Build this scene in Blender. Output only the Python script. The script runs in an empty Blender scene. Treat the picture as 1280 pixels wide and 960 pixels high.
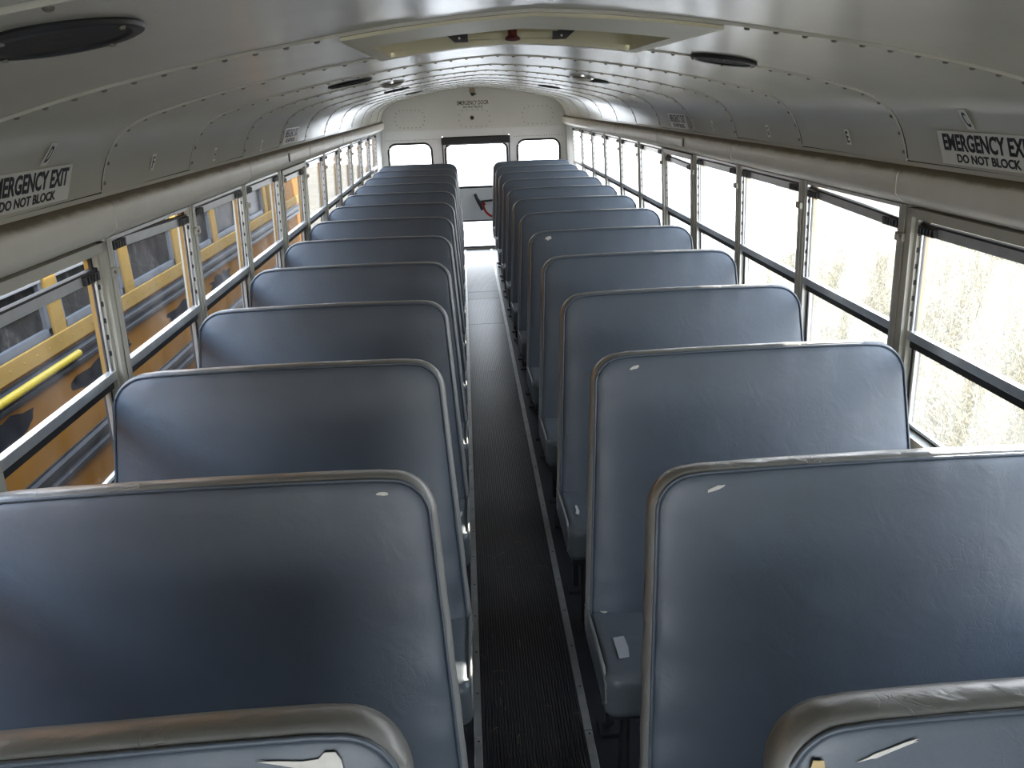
import bpy, bmesh, math, random
from mathutils import Vector, Matrix
R_ = random.Random(7)
SC = bpy.context.scene
COL = SC.collection
SKY, SUN, EXPO = 3.0, 6.0, 1.68
V = Vector

# ---------------------------------------------------------------- geometry of the coach
PITCH = 0.7281                       # spacing of ceiling panels, windows and seats
def J(k): return 2.217 + (k - 1) * PITCH     # joint k of the body panels
YREAR = 10.097
YFRONT = -1.95
CX = -0.018                          # middle of the aisle
GROUND = -1.05
PROF = [(0, 1.987), (.125, 1.980), (.25, 1.968), (.357, 1.954), (.47, 1.937), (.56, 1.923), (.64, 1.908), (.75, 1.886), (.86, 1.860),
        (.955, 1.834), (1.00, 1.817), (1.03, 1.800), (1.062, 1.775), (1.084, 1.748), (1.10, 1.722), (1.113, 1.693), (1.124, 1.663), (1.131, 1.637)]
def ceil_z(x):
    x = abs(x)
    for (x0, z0), (x1, z1) in zip(PROF, PROF[1:]):
        if x0 <= x <= x1: return z0 + (z1 - z0) * (x - x0) / (x1 - x0)
    return PROF[-1][1]
def XL(z): return 1.145 + (1.51 - z) * .05      # the side walls lean out towards the floor

# ---------------------------------------------------------------- materials
M = {}
def nodes(name):
    m = bpy.data.materials.new(name); m.use_nodes = True
    nt = m.node_tree
    return m, nt, nt.nodes['Principled BSDF']
def link(nt, a, b): nt.links.new(a, b)
def coords(nt, sc=(1, 1, 1), kind='Object'):
    t = nt.nodes.new('ShaderNodeTexCoord'); mp = nt.nodes.new('ShaderNodeMapping')
    mp.inputs['Scale'].default_value = sc
    link(nt, t.outputs[kind], mp.inputs[0]); return mp.outputs[0]
def noise(nt, vec, scale, detail=4, rough=.5, dist=0):
    n = nt.nodes.new('ShaderNodeTexNoise'); n.inputs['Scale'].default_value = scale
    n.inputs['Detail'].default_value = detail; n.inputs['Roughness'].default_value = rough; n.inputs['Distortion'].default_value = dist
    if vec is not None: link(nt, vec, n.inputs['Vector'])
    return n.outputs['Fac']
def ramp(nt, fac, stops):
    r = nt.nodes.new('ShaderNodeValToRGB'); e = r.color_ramp.elements
    while len(e) < len(stops): e.new(.5)
    for el, (p, c) in zip(e, stops):
        el.position = p; el.color = (*c, 1) if len(c) == 3 else c
    link(nt, fac, r.inputs[0]); return r.outputs[0]
def bump(nt, h, strength, dist, b, prev=None):
    n = nt.nodes.new('ShaderNodeBump'); n.inputs['Strength'].default_value = strength; n.inputs['Distance'].default_value = dist
    link(nt, h, n.inputs['Height'])
    if prev is not None: link(nt, prev, n.inputs['Normal'])
    link(nt, n.outputs[0], b.inputs['Normal']); return n.outputs[0]
def mat(name, col, rough=.5, metal=0, spec=.5, var=0, vs=8, bmp=0, bs=60, coat=0, sc=(1, 1, 1)):
    m, nt, b = nodes(name)
    b.inputs['Base Color'].default_value = (*col, 1); b.inputs['Roughness'].default_value = rough
    b.inputs['Metallic'].default_value = metal; b.inputs['Specular IOR Level'].default_value = spec
    b.inputs['Coat Weight'].default_value = coat; b.inputs['Coat Roughness'].default_value = .25
    v = coords(nt, sc)
    if var:
        f = noise(nt, v, vs, 5, .6)
        link(nt, ramp(nt, f, [(.3, tuple(c * (1 - var) for c in col)), (.7, tuple(min(1, c * (1 + var)) for c in col))]), b.inputs['Base Color'])
    if bmp: bump(nt, noise(nt, v, bs, 3), bmp, .002, b)
    M[name] = m; return m

def vinyl(name, col, rough, crease, wear):
    m, nt, b = nodes(name)
    v = coords(nt)
    f = noise(nt, v, 3.5, 5, .6)
    link(nt, ramp(nt, f, [(.3, tuple(c * .88 for c in col)), (.72, tuple(c * 1.1 for c in col))]), b.inputs['Base Color'])
    b.inputs['Specular IOR Level'].default_value = .55
    rr = nt.nodes.new('ShaderNodeMapRange'); rr.inputs[3].default_value = rough - .05; rr.inputs[4].default_value = rough + .12
    link(nt, noise(nt, v, 9, 4), rr.inputs[0]); link(nt, rr.outputs[0], b.inputs['Roughness'])
    # leather grain, then a web of cracks where noise allows, then soft wrinkles
    n1 = bump(nt, noise(nt, v, 420, 2), .20, .001, b)
    vd = nt.nodes.new('ShaderNodeTexVoronoi'); vd.feature = 'DISTANCE_TO_EDGE'; vd.inputs['Scale'].default_value = 52
    wv = nt.nodes.new('ShaderNodeTexNoise'); wv.inputs['Scale'].default_value = 12; link(nt, v, wv.inputs['Vector'])
    mx = nt.nodes.new('ShaderNodeMixRGB'); mx.inputs[0].default_value = .10; link(nt, v, mx.inputs[1]); link(nt, wv.outputs['Color'], mx.inputs[2])
    link(nt, mx.outputs[0], vd.inputs['Vector'])
    c1 = nt.nodes.new('ShaderNodeMapRange'); c1.inputs[1].default_value = 0; c1.inputs[2].default_value = .06; link(nt, vd.outputs['Distance'], c1.inputs[0])
    msk = nt.nodes.new('ShaderNodeMapRange'); msk.inputs[1].default_value = .52; msk.inputs[2].default_value = .62; msk.inputs[3].default_value = 1; msk.inputs[4].default_value = 0
    link(nt, noise(nt, v, 4.5, 3), msk.inputs[0])
    mxx = nt.nodes.new('ShaderNodeMath'); mxx.operation = 'MAXIMUM'; link(nt, c1.outputs[0], mxx.inputs[0]); link(nt, msk.outputs[0], mxx.inputs[1])
    n2 = bump(nt, mxx.outputs[0], crease, .0012, b, n1)
    bump(nt, noise(nt, v, 14, 3, .5, .6), wear, .006, b, n2)
    M[name] = m; return m

vinyl('vinyl', (.078, .096, .119), .40, .15, .3)
vinyl('vinyl_band_lit', (.21, .208, .195), .30, .8, .7)  # same vinyl as the panels; reflected light put into a paler grey
vinyl('vinyl_seat', (.098, .114, .124), .38, .25, .3)
mat('foam', (.62, .60, .55), .9, bmp=.5, bs=90)
mat('tan_foam', (.55, .42, .22), .9, bmp=.5, bs=90)
mat('duct_tape', (.36, .37, .37), .35, bmp=.4, bs=40)
mat('black_steel', (.018, .018, .02), .45)
mat('paint', (.62, .60, .52), .24, spec=.55, var=.04, vs=3, bmp=.12, bs=160)
mat('rear_paint', (.80, .79, .75), .42, var=.03, vs=3)
mat('white_paint', (.88, .88, .87), .35, var=.03, vs=4)
mat('gap', (.02, .019, .017), .9)
mat("rivet", (.17, .16, .13), .45)  # on the ceiling seams the rivets' shadows are put into this dark colour
def header_mat():
    m, nt, b = nodes('header_paint'); v = coords(nt)
    c = ramp(nt, noise(nt, v, 5, 5, .6), [(.3, (.66, .63, .55)), (.7, (.74, .71, .63))])
    sz = nt.nodes.new('ShaderNodeSeparateXYZ'); link(nt, v, sz.inputs[0])
    ad = nt.nodes.new('ShaderNodeMath'); ad.operation = 'MULTIPLY_ADD'; ad.inputs[1].default_value = .016; link(nt, noise(nt, v, 11, 5, .65), ad.inputs[0]); link(nt, sz.outputs[2], ad.inputs[2])
    mr = nt.nodes.new('ShaderNodeMapRange'); mr.inputs[1].default_value = 1.609; mr.inputs[2].default_value = 1.619; link(nt, ad.outputs[0], mr.inputs[0])
    mx = nt.nodes.new('ShaderNodeMixRGB'); link(nt, mr.outputs[0], mx.inputs[0]); link(nt, c, mx.inputs[1]); mx.inputs[2].default_value = (.21, .17, .115, 1)
    link(nt, mx.outputs[0], b.inputs['Base Color']); b.inputs['Roughness'].default_value = .45; M['header_paint'] = m
header_mat()      # cream paint with a line of brown dust along the top
mat('post_paint', (.42, .41, .35), .42, var=.08, vs=9)
mat('alu', (.58, .59, .58), .33, metal=.75, var=.08, vs=20)
mat('rubber', (.012, .012, .013), .6)
mat('latch', (.014, .014, .015), .35)
mat('strip_alu', (.46, .46, .45), .38, metal=.85, var=.12, vs=18, bmp=.1, bs=90)
mat('floor_black', (.017, .018, .021), .4, var=.3, vs=14, bmp=.2, bs=50)
mat('lower_wall', (.36, .37, .35), .5, var=.06, vs=5)
mat('hatch_cream', (.74, .69, .50), .45, var=.04, vs=5)
mat('dark_red', (.12, .008, .010), .4)
mat('speaker_black', (.012, .012, .012), .5)
mat('speaker_cone', (.03, .028, .025), .8, bmp=.4, bs=300)
mat('lens', (.62, .58, .50), .25)
mat('chrome', (.75, .75, .74), .2, metal=.9)
mat('sticker', (.82, .81, .75), .4)
mat('ink', (.012, .012, .012), .45)
mat('red', (.62, .02, .03), .45)
mat('beige_box', (.42, .36, .25), .5)
mat('bus_yellow', (.24, .10, .012), .7, spec=.03, var=.12, vs=2.5, bmp=.05, bs=30)
mat('bus_trim_yellow', (.28, .165, .042), .7, spec=.03, var=.1, vs=5)
mat('bright_yellow', (.38, .26, .012), .4, spec=.2, var=.1, vs=12)
mat('bus_rail', (.010, .010, .011), .5, spec=.22)
mat('bus_black', (.010, .010, .011), .7, spec=.03, var=.3, vs=9)
mat('bus_alu', (.15, .155, .16), .5, metal=.3, spec=.2, var=.1, vs=12)
mat('bus_white', (.62, .61, .58), .5)
mat('tyre', (.02, .02, .02), .8)
mat('straw', (.50, .42, .26), .8)
mat('gravel', (.66, .63, .58), .9, var=.12, vs=3, bmp=.3, bs=20)

# ribbed runner
def ribbed():
    m, nt, b = nodes('ribbed_rubber')
    v = coords(nt)
    f = noise(nt, v, 6, 5, .6)
    link(nt, ramp(nt, f, [(.3, (.018, .018, .020)), (.75, (.038, .038, .039))]), b.inputs['Base Color'])
    b.inputs['Roughness'].default_value = .32
    bump(nt, noise(nt, v, 90, 3), .15, .001, b); M['ribbed'] = m
ribbed()

# glass: clear pane with a film of dirt
def glass(name, dirt, tint=(1, 1, 1), sc=6.0, streak=(1, 1, .35), base=.06, refl=.7):
    m = bpy.data.materials.new(name); m.use_nodes = True; nt = m.node_tree; nt.nodes.clear()
    out = nt.nodes.new('ShaderNodeOutputMaterial')
    tr = nt.nodes.new('ShaderNodeBsdfTransparent'); tr.inputs[0].default_value = (*tint, 1)
    gl = nt.nodes.new('ShaderNodeBsdfGlossy'); gl.inputs['Roughness'].default_value = .03
    lw = nt.nodes.new('ShaderNodeLayerWeight'); lw.inputs[0].default_value = .5
    pw = nt.nodes.new('ShaderNodeMath'); pw.operation = 'POWER'; pw.inputs[1].default_value = 5; link(nt, lw.outputs['Facing'], pw.inputs[0])
    fr = nt.nodes.new('ShaderNodeMath'); fr.operation = 'MULTIPLY_ADD'; fr.inputs[1].default_value = .8 * refl; fr.inputs[2].default_value = .035 * refl; link(nt, pw.outputs[0], fr.inputs[0])
    m1 = nt.nodes.new('ShaderNodeMixShader'); link(nt, fr.outputs[0], m1.inputs[0]); link(nt, tr.outputs[0], m1.inputs[1]); link(nt, gl.outputs[0], m1.inputs[2])
    tl = nt.nodes.new('ShaderNodeBsdfTranslucent'); tl.inputs[0].default_value = (.95, .93, .88, 1)
    df = nt.nodes.new('ShaderNodeBsdfDiffuse'); df.inputs[0].default_value = (.55, .53, .48, 1)
    m2 = nt.nodes.new('ShaderNodeMixShader'); m2.inputs[0].default_value = .25; link(nt, tl.outputs[0], m2.inputs[1]); link(nt, df.outputs[0], m2.inputs[2])
    v = coords(nt, streak)
    f = noise(nt, v, sc, 7, .65)
    mr = nt.nodes.new('ShaderNodeMapRange'); mr.inputs[1].default_value = .35; mr.inputs[2].default_value = .78
    mr.inputs[3].default_value = base; mr.inputs[4].default_value = dirt; link(nt, f, mr.inputs[0])
    cs = nt.nodes.new('ShaderNodeMath'); cs.operation = 'SUBTRACT'; cs.inputs[0].default_value = 1.06; link(nt, lw.outputs['Facing'], cs.inputs[1])
    dv = nt.nodes.new('ShaderNodeMath'); dv.operation = 'DIVIDE'; dv.use_clamp = True; link(nt, mr.outputs[0], dv.inputs[0]); link(nt, cs.outputs[0], dv.inputs[1])
    m3 = nt.nodes.new('ShaderNodeMixShader'); link(nt, dv.outputs[0], m3.inputs[0]); link(nt, m1.outputs[0], m3.inputs[1]); link(nt, m2.outputs[0], m3.inputs[2])
    link(nt, m3.outputs[0], out.inputs[0]); M[name] = m; return m
glass('glass_clean', .016, base=.0, refl=.35)
glass('glass_dirty', .065, base=.010)
glass('glass_rear', .15, base=.05)

def bus_pane():
    m, nt, b = nodes('bus_pane')
    v = coords(nt, (1, .8, .5))
    f = noise(nt, v, 7, 8, .75, 1.2)
    link(nt, ramp(nt, f, [(.40, (.006, .0055, .005)), (.55, (.022, .020, .017)), (.72, (.13, .12, .10))]), b.inputs['Base Color'])
    b.inputs['Roughness'].default_value = .3; b.inputs['Specular IOR Level'].default_value = .04
    M['bus_pane'] = m
bus_pane()
def ground_mat():
    m, nt, b = nodes('ground_grass')
    v = coords(nt)
    f = noise(nt, v, .9, 9, .72); f2 = noise(nt, coords(nt, (.4, 2.2, 1)), 3.0, 8, .75)
    c = ramp(nt, f2, [(.25, (.035, .026, .012)), (.5, (.085, .064, .031)), (.75, (.15, .12, .068))])
    c2 = ramp(nt, f, [(.3, (.55, .55, .55)), (.6, (1, 1, 1))])
    mx = nt.nodes.new('ShaderNodeMixRGB'); mx.blend_type = 'MULTIPLY'; mx.inputs[0].default_value = .8
    link(nt, c, mx.inputs[1]); link(nt, c2, mx.inputs[2])
    # leaf litter and dark soil where the weeds grow
    sx_ = nt.nodes.new('ShaderNodeSeparateXYZ'); link(nt, v, sx_.inputs[0])
    wr = nt.nodes.new('ShaderNodeMapRange'); wr.inputs[1].default_value = .5; wr.inputs[2].default_value = 2.0; link(nt, sx_.outputs[0], wr.inputs[0])
    my = nt.nodes.new('ShaderNodeMixRGB'); link(nt, wr.outputs[0], my.inputs[0]); link(nt, mx.outputs[0], my.inputs[1])
    link(nt, ramp(nt, noise(nt, v, 7, 8, .75), [(.3, (.03, .024, .014)), (.55, (.11, .085, .05)), (.8, (.26, .2, .12))]), my.inputs[2])
    link(nt, my.outputs[0], b.inputs['Base Color'])
    b.inputs['Roughness'].default_value = .95; bump(nt, noise(nt, v, 18, 6, .7), .8, .05, b); M['ground'] = m
ground_mat()
def weed_mat():
    m, nt, b = nodes('weeds')
    oi = nt.nodes.new('ShaderNodeNewGeometry')
    c = ramp(nt, oi.outputs['Random Per Island'], [(0, (.045, .050, .016)), (.3, (.12, .10, .038)), (.65, (.24, .175, .075)), (1, (.33, .27, .14))])
    link(nt, c, b.inputs['Base Color']); b.inputs['Roughness'].default_value = .8
    M['weeds'] = m
weed_mat()

# ---------------------------------------------------------------- mesh building
class MB:
    def __init__(s): s.v = []; s.f = []
    def add(s, vs, fs):
        n = len(s.v); s.v += [tuple(p) for p in vs]; s.f += [tuple(i + n for i in f) for f in fs]; return s
    def hexa(s, p):     # p: 8 corners, bottom ring then top ring
        return s.add(p, [(0, 3, 2, 1), (4, 5, 6, 7), (0, 1, 5, 4), (1, 2, 6, 5), (2, 3, 7, 6), (3, 0, 4, 7)])
    def box(s, x0, x1, y0, y1, z0, z1):
        return s.hexa([(x0, y0, z0), (x1, y0, z0), (x1, y1, z0), (x0, y1, z0), (x0, y0, z1), (x1, y0, z1), (x1, y1, z1), (x0, y1, z1)])
    def lean(s, sx, d0, d1, y0, y1, z0, z1):     # a box standing in a leaning side wall
        def X(z, d): return sx * (XL(z) + d)
        return s.hexa([(X(z0, d0), y0, z0), (X(z0, d1), y0, z0), (X(z0, d1), y1, z0), (X(z0, d0), y1, z0),
                       (X(z1, d0), y0, z1), (X(z1, d1), y0, z1), (X(z1, d1), y1, z1), (X(z1, d0), y1, z1)])
    def tube(s, pts, r, n=8, closed=False, cap=True):
        pts = [V(p) for p in pts]; m = len(pts); rings = []
        for i, p in enumerate(pts):
            a = pts[(i - 1) % m] if closed or i else pts[0]; b = pts[(i + 1) % m] if closed or i < m - 1 else pts[-1]
            t = (b - a).normalized(); up = V((0, 0, 1)) if abs(t.z) < .9 else V((1, 0, 0))
            q = t.cross(up).normalized(); w = q.cross(t); rr = r[i] if isinstance(r, (list, tuple)) else r
            rings.append([p + q * rr * math.cos(2 * math.pi * k / n) + w * rr * math.sin(2 * math.pi * k / n) for k in range(n)])
        fs = []
        for i in range(m if closed else m - 1):
            for k in range(n):
                j = (i + 1) % m; fs.append((i * n + k, i * n + (k + 1) % n, j * n + (k + 1) % n, j * n + k))
        if not closed and cap: fs += [tuple(range(n))[::-1], tuple((m - 1) * n + k for k in range(n))]
        return s.add([p for rg in rings for p in rg], fs)
    def lathe(s, c, axis, prof, n=32):           # prof: (radius, distance along axis)
        c = V(c); a = V(axis).normalized(); up = V((0, 0, 1)) if abs(a.z) < .9 else V((0, 1, 0))
        q = a.cross(up).normalized(); w = a.cross(q); vs = []
        for r, h in prof:
            for k in range(n):
                t = 2 * math.pi * k / n; vs.append(c + a * h + (q * math.cos(t) + w * math.sin(t)) * r)
        fs = []
        for i in range(len(prof) - 1):
            for k in range(n): fs.append((i * n + k, i * n + (k + 1) % n, (i + 1) * n + (k + 1) % n, (i + 1) * n + k))
        fs.append(tuple(range(n))[::-1]); fs.append(tuple((len(prof) - 1) * n + k for k in range(n)))
        return s.add(vs, fs)
    def prism(s, pts, d):                          # planar polygon pushed along vector d
        n = len(pts); d = V(d); a = [V(p) for p in pts]; b = [p + d for p in a]
        return s.add(a + b, [tuple(range(n))[::-1], tuple(range(n, 2 * n))] + [(i, (i + 1) % n, n + (i + 1) % n, n + i) for i in range(n)])
    def build(s, name, m, parent=None, smooth=False, bevel=0, origin=None):
        me = bpy.data.meshes.new(name)
        o3 = V(origin) if origin is not None else V((0, 0, 0))
        me.from_pydata([V(p) - o3 for p in s.v], [], s.f); me.update()
        bm = bmesh.new(); bm.from_mesh(me); bmesh.ops.recalc_face_normals(bm, faces=bm.faces); bm.to_mesh(me); bm.free()
        me.materials.append(M[m])
        o = bpy.data.objects.new(name, me); COL.objects.link(o); o.location = o3
        if parent is not None:
            o.parent = parent
            o.location = o3 - parent_origin(parent)
        if bevel:
            b = o.modifiers.new('bevel', 'BEVEL'); b.width = bevel; b.segments = 2; b.limit_method = 'ANGLE'
        if smooth:
            me.polygons.foreach_set('use_smooth', [True] * len(me.polygons))
            if smooth != 'all': me.set_sharp_from_angle(angle=math.radians(40))
        return o
def parent_origin(p):
    t = V((0, 0, 0))
    while p is not None: t += p.location; p = p.parent
    return t
def tag(o, label=None, cat=None, group=None, kind=None):
    if label: o['label'] = label
    if cat: o['category'] = cat
    if group: o['group'] = group
    if kind: o['kind'] = kind
    return o
def empty(name, loc, label=None, cat=None, group=None, kind=None):
    o = bpy.data.objects.new(name, None); COL.objects.link(o); o.location = loc; o.empty_display_size = .1
    return tag(o, label, cat, group, kind)
def rrect(cx, cz, w, h, r, n=8):
    out = []
    for (sx, sz, a0) in ((1, 1, 0), (-1, 1, 90), (-1, -1, 180), (1, -1, 270)):
        for i in range(n + 1):
            a = math.radians(a0 + 90 * i / n)
            out.append((cx + sx * (w / 2 - r) + r * math.cos(a), cz + sz * (h / 2 - r) + r * math.sin(a)))
    return out

# ================================================================= SETTING
# floor
f = MB(); f.box(-1.24, 1.24, YFRONT, YREAR, -.06, 0)
tag(f.build('floor', 'floor_black'), kind='structure')
# metal strips either side of the runner, with screw heads
for i, x in enumerate((CX - .170, CX + .170)):
    st = MB(); y = YFRONT + .15
    while y < YREAR - .05:
        y1 = min(y + 1.82, YREAR - .04); st.box(x - .0125, x + .0125, y, y1 - .003, 0, .006); y = y1
    so = tag(st.build('trim_%d' % (i + 1), 'strip_alu', bevel=.0015), kind='structure')
    sc = MB(); y = .2
    while y < YREAR: sc.lathe((x + .002, y, .0058), (0, 0, 1), [(.0036, 0), (.0036, .0008)], 8); y += .203
    sc.build('screw_heads', 'ink', so)
# runner with real ribs
mt = MB(); xa, xb = CX - .156, CX + .156
def ribs(y0, y1):
    n = 32; w = (xb - xa) / n; pr = []
    for i in range(n):
        x = xa + i * w; pr += [(x, .003), (x + w * .22, .003), (x + w * .34, .0065), (x + w * .88, .0065)]
    pr.append((xb, .003)); vs = []
    for y in (y0, y1): vs += [(x, y, z) for x, z in pr]
    vs += [(xa, y0, 0), (xb, y0, 0), (xa, y1, 0), (xb, y1, 0)]; L = len(pr); b = 2 * L
    fs = [(i, i + 1, L + i + 1, L + i) for i in range(L - 1)] + [(0, L, b + 2, b), (L - 1, b + 1, b + 3, 2 * L - 1)]
    fs += [tuple([b] + list(range(L)) + [b + 1]), tuple([b + 2] + list(range(L, 2 * L)) + [b + 3])]
    mt.add(vs, fs)
ribs(-.9, 6.47); ribs(6.476, 7.37); ribs(7.675, 9.98)
mo = tag(mt.build('aisle_runner', 'ribbed'), 'long black ribbed rubber runner down the aisle between two metal strips', 'floor mat')
pt = MB(); pt.box(xa, xb, 7.374, 7.671, 0, .0055); pt.build('smooth_patch', 'floor_black', mo)
# straw litter on the runner
sl = MB()
for i in range(70):
    x = R_.uniform(xa + .01, xb - .01); y = R_.uniform(.9, 5.5); a = R_.uniform(0, 6.28); l = R_.uniform(.012, .05); c = R_.uniform(-.6, .6)
    sl.tube([(x + l * t * math.cos(a + c * t), y + l * t * math.sin(a + c * t), .0078 + .0012 * math.sin(3 * t)) for t in (0, .33, .66, 1)], .0006, 4)
tag(sl.build('straw_litter', 'straw'), 'thin bits of dry straw scattered on the black runner', 'straw', kind='stuff')

# ceiling: one lapped sheet per joint spacing, an opening for the hatch in one of them
cm = MB(); rv = MB(); gp = MB()
full = [(-x, z) for x, z in PROF[::-1]] + PROF[1:]
HX = .33
def sheet(pr, y0, y1, drop):
    n = len(pr); vs = []
    for (y, d) in ((y0, drop), (y1, 0)):
        vs += [(x, y, z - d) for x, z in pr]
    for (y, d) in ((y0, drop), (y1, 0)):
        vs += [(x * 1.03, y, z + .035) for x, z in pr]
    fs = [(i, i + 1, n + i + 1, n + i) for i in range(n - 1)] + [(2 * n + i, 2 * n + i + 1, 3 * n + i + 1, 3 * n + i) for i in range(n - 1)]
    fs += [(i, i + 1, 2 * n + i + 1, 2 * n + i) for i in range(n - 1)] + [(n + i, n + i + 1, 3 * n + i + 1, 3 * n + i) for i in range(n - 1)]
    fs += [(0, n, 3 * n, 2 * n), (n - 1, 2 * n - 1, 4 * n - 1, 3 * n - 1)]
    cm.add(vs, fs)
ks = list(range(-4, 12))
for k in ks:
    y0 = J(k) + .004; y1 = min(J(k + 1) - .005, YREAR)
    if k == 0:
        hx = [(HX, ceil_z(HX))] + [p for p in PROF if p[0] > HX]
        sheet(hx, y0, y1, .0045); sheet([(-x, z) for x, z in hx], y0, y1, .0045)
        top = [p for p in PROF if p[0] < HX] + [(HX, ceil_z(HX))]; topf = [(-x, z) for x, z in top[::-1]] + top[1:]
        sheet(topf, y0, 1.765, .0045)
    else: sheet(full, y0, y1, .0045)
    # dark joint
    n = len(full); yj = J(k)
    gp.add([(x, yj - .0075, z + .004) for x, z in full] + [(x, yj + .006, z + .004) for x, z in full], [(i, i + 1, n + i + 1, n + i) for i in range(n - 1)])
    # rivets along the joint
    arc = [0]
    for p, q in zip(full, full[1:]): arc.append(arc[-1] + math.dist(p, q))
    if k >= -1:
        N = 44
        for i in range(N + 1):
            s = arc[-1] * (i + .5) / (N + 1)
            for a in range(len(arc) - 1):
                if arc[a] <= s <= arc[a + 1]: break
            t = (s - arc[a]) / (arc[a + 1] - arc[a]); p, q = full[a], full[a + 1]
            x = p[0] + (q[0] - p[0]) * t; z = p[1] + (q[1] - p[1]) * t
            if k in (0, 1) and abs(x) < .36: continue
            nx, nz = (q[1] - p[1]), -(q[0] - p[0]); l = math.hypot(nx, nz)
            rv.lathe((x, yj + .013, z - .0045), (nx / l, 0, nz / l), [(.0060, -.002), (.0058, .0010), (.0042, .0030), (.0015, .0038)], 8)
co = tag(cm.build('ceiling', 'paint', smooth=True), kind='structure')
gp.build('panel_gaps', 'gap', co)
tag(rv.build('seam_rivets', 'rivet', co, smooth=True), kind='stuff')

# eave line, lip, and the rounded header duct, per side
HEAD = [(1.136, 1.620), (1.122, 1.615), (1.110, 1.607), (1.105, 1.596), (1.1055, 1.580), (1.107, 1.550), (1.110, 1.541), (1.126, 1.525), (1.146, 1.513), (1.172, 1.506), (1.205, 1.506), (1.205, 1.63), (1.15, 1.63)]
tn = 3
for sx in (-1, 1):
    lp = MB(); lp.hexa([(sx * 1.133, YFRONT, 1.622), (sx * 1.20, YFRONT, 1.622), (sx * 1.20, YREAR, 1.622), (sx * 1.133, YREAR, 1.622),
                        (sx * 1.1295, YFRONT, 1.634), (sx * 1.20, YFRONT, 1.634), (sx * 1.20, YREAR, 1.634), (sx * 1.1295, YREAR, 1.634)])
    lo = tag(lp.build('trim_%d' % tn, 'paint'), kind='structure'); tn += 1
    gl = MB(); gl.box(min(sx * 1.1335, sx * 1.16), max(sx * 1.1335, sx * 1.16), YFRONT, YREAR, 1.634, 1.638); gl.build('eave_gap', 'gap', lo)
    js = [-3, -1, 1, 3, 5, 7, 9]
    ends = [YFRONT] + [J(k) + .0 for k in js] + [YREAR]
    for a, b in zip(ends, ends[1:]):
        h = MB(); n = len(HEAD); a2, b2 = a + .0012, b - .0012
        h.add([(sx * x, a2, z) for x, z in HEAD] + [(sx * x, b2, z) for x, z in HEAD],
              [(i, (i + 1) % n, n + (i + 1) % n, n + i) for i in range(n)] + [tuple(range(n)), tuple(range(n, 2 * n))])
        ho = tag(h.build('trim_%d' % tn, 'header_paint', smooth=True), kind='structure'); tn += 1
        if b < YREAR:   # raised joint cover
            jc = MB(); pp = HEAD[:10]; m = len(pp)
            jc.add([(sx * (x - .0022), b - .003, z - .0005) for x, z in pp] + [(sx * (x - .0022), b + .003, z - .0005) for x, z in pp] +
                   [(sx * (x + .004), b - .003, z) for x, z in pp] + [(sx * (x + .004), b + .003, z) for x, z in pp],
                   [(i, i + 1, m + i + 1, m + i) for i in range(m - 1)] + [(i, i + 1, 2 * m + i + 1, 2 * m + i) for i in range(m - 1)] +
                   [(m + i, m + i + 1, 3 * m + i + 1, 3 * m + i) for i in range(m - 1)])
            jc.build('joint_cover', 'header_paint', ho, smooth=True)

# side walls below the windows, outer skin above them
for sx, nm in ((-1, 'wall_left'), (1, 'wall_right')):
    w = MB(); w.lean(sx, .015, .06, YFRONT, YREAR, -.06, .80)
    w.lean(sx, .0, .06, J(11) - .03, YREAR, .80, 1.512); w.lean(sx, .0, .06, YFRONT, J(-1) + .02, .80, 1.512)
    w.box(min(sx * 1.19, sx * 1.215), max(sx * 1.19, sx * 1.215), YFRONT, YREAR, 1.50, 1.70)
    wo = tag(w.build(nm, 'lower_wall'), kind='structure')
    lg = MB(); lg.lean(sx, -.004, .02, YFRONT, YREAR, .775, .80); lg.build('sill_ledge', 'alu', wo)

# posts between the windows
for sx in (-1, 1):
    for k in range(-1, 11):
        y = J(k); p = MB(); p.lean(sx, 0, .055, y - .026, y + .026, .80, 1.512); p.lean(sx, -.004, 0, y - .008, y + .016, .80, 1.512)
        po = tag(p.build('trim_%d' % tn, 'post_paint', bevel=.003), kind='structure'); tn += 1
        if k >= 0:
            b = MB(); b.lean(sx, -.014, -.002, y - .020, y + .022, 1.405, 1.43); b.lean(sx, -.018, -.012, y - .002, y + .016, 1.41, 1.425)
            b.build('bracket', 'post_paint', po, bevel=.002)
            c = MB(); c.lathe((sx * (XL(1.418) - .014), y - .012, 1.418), (-sx, 0, 0), [(.0045, 0), (.0045, .003)], 10); c.build('bolt', 'rivet', po)

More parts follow.
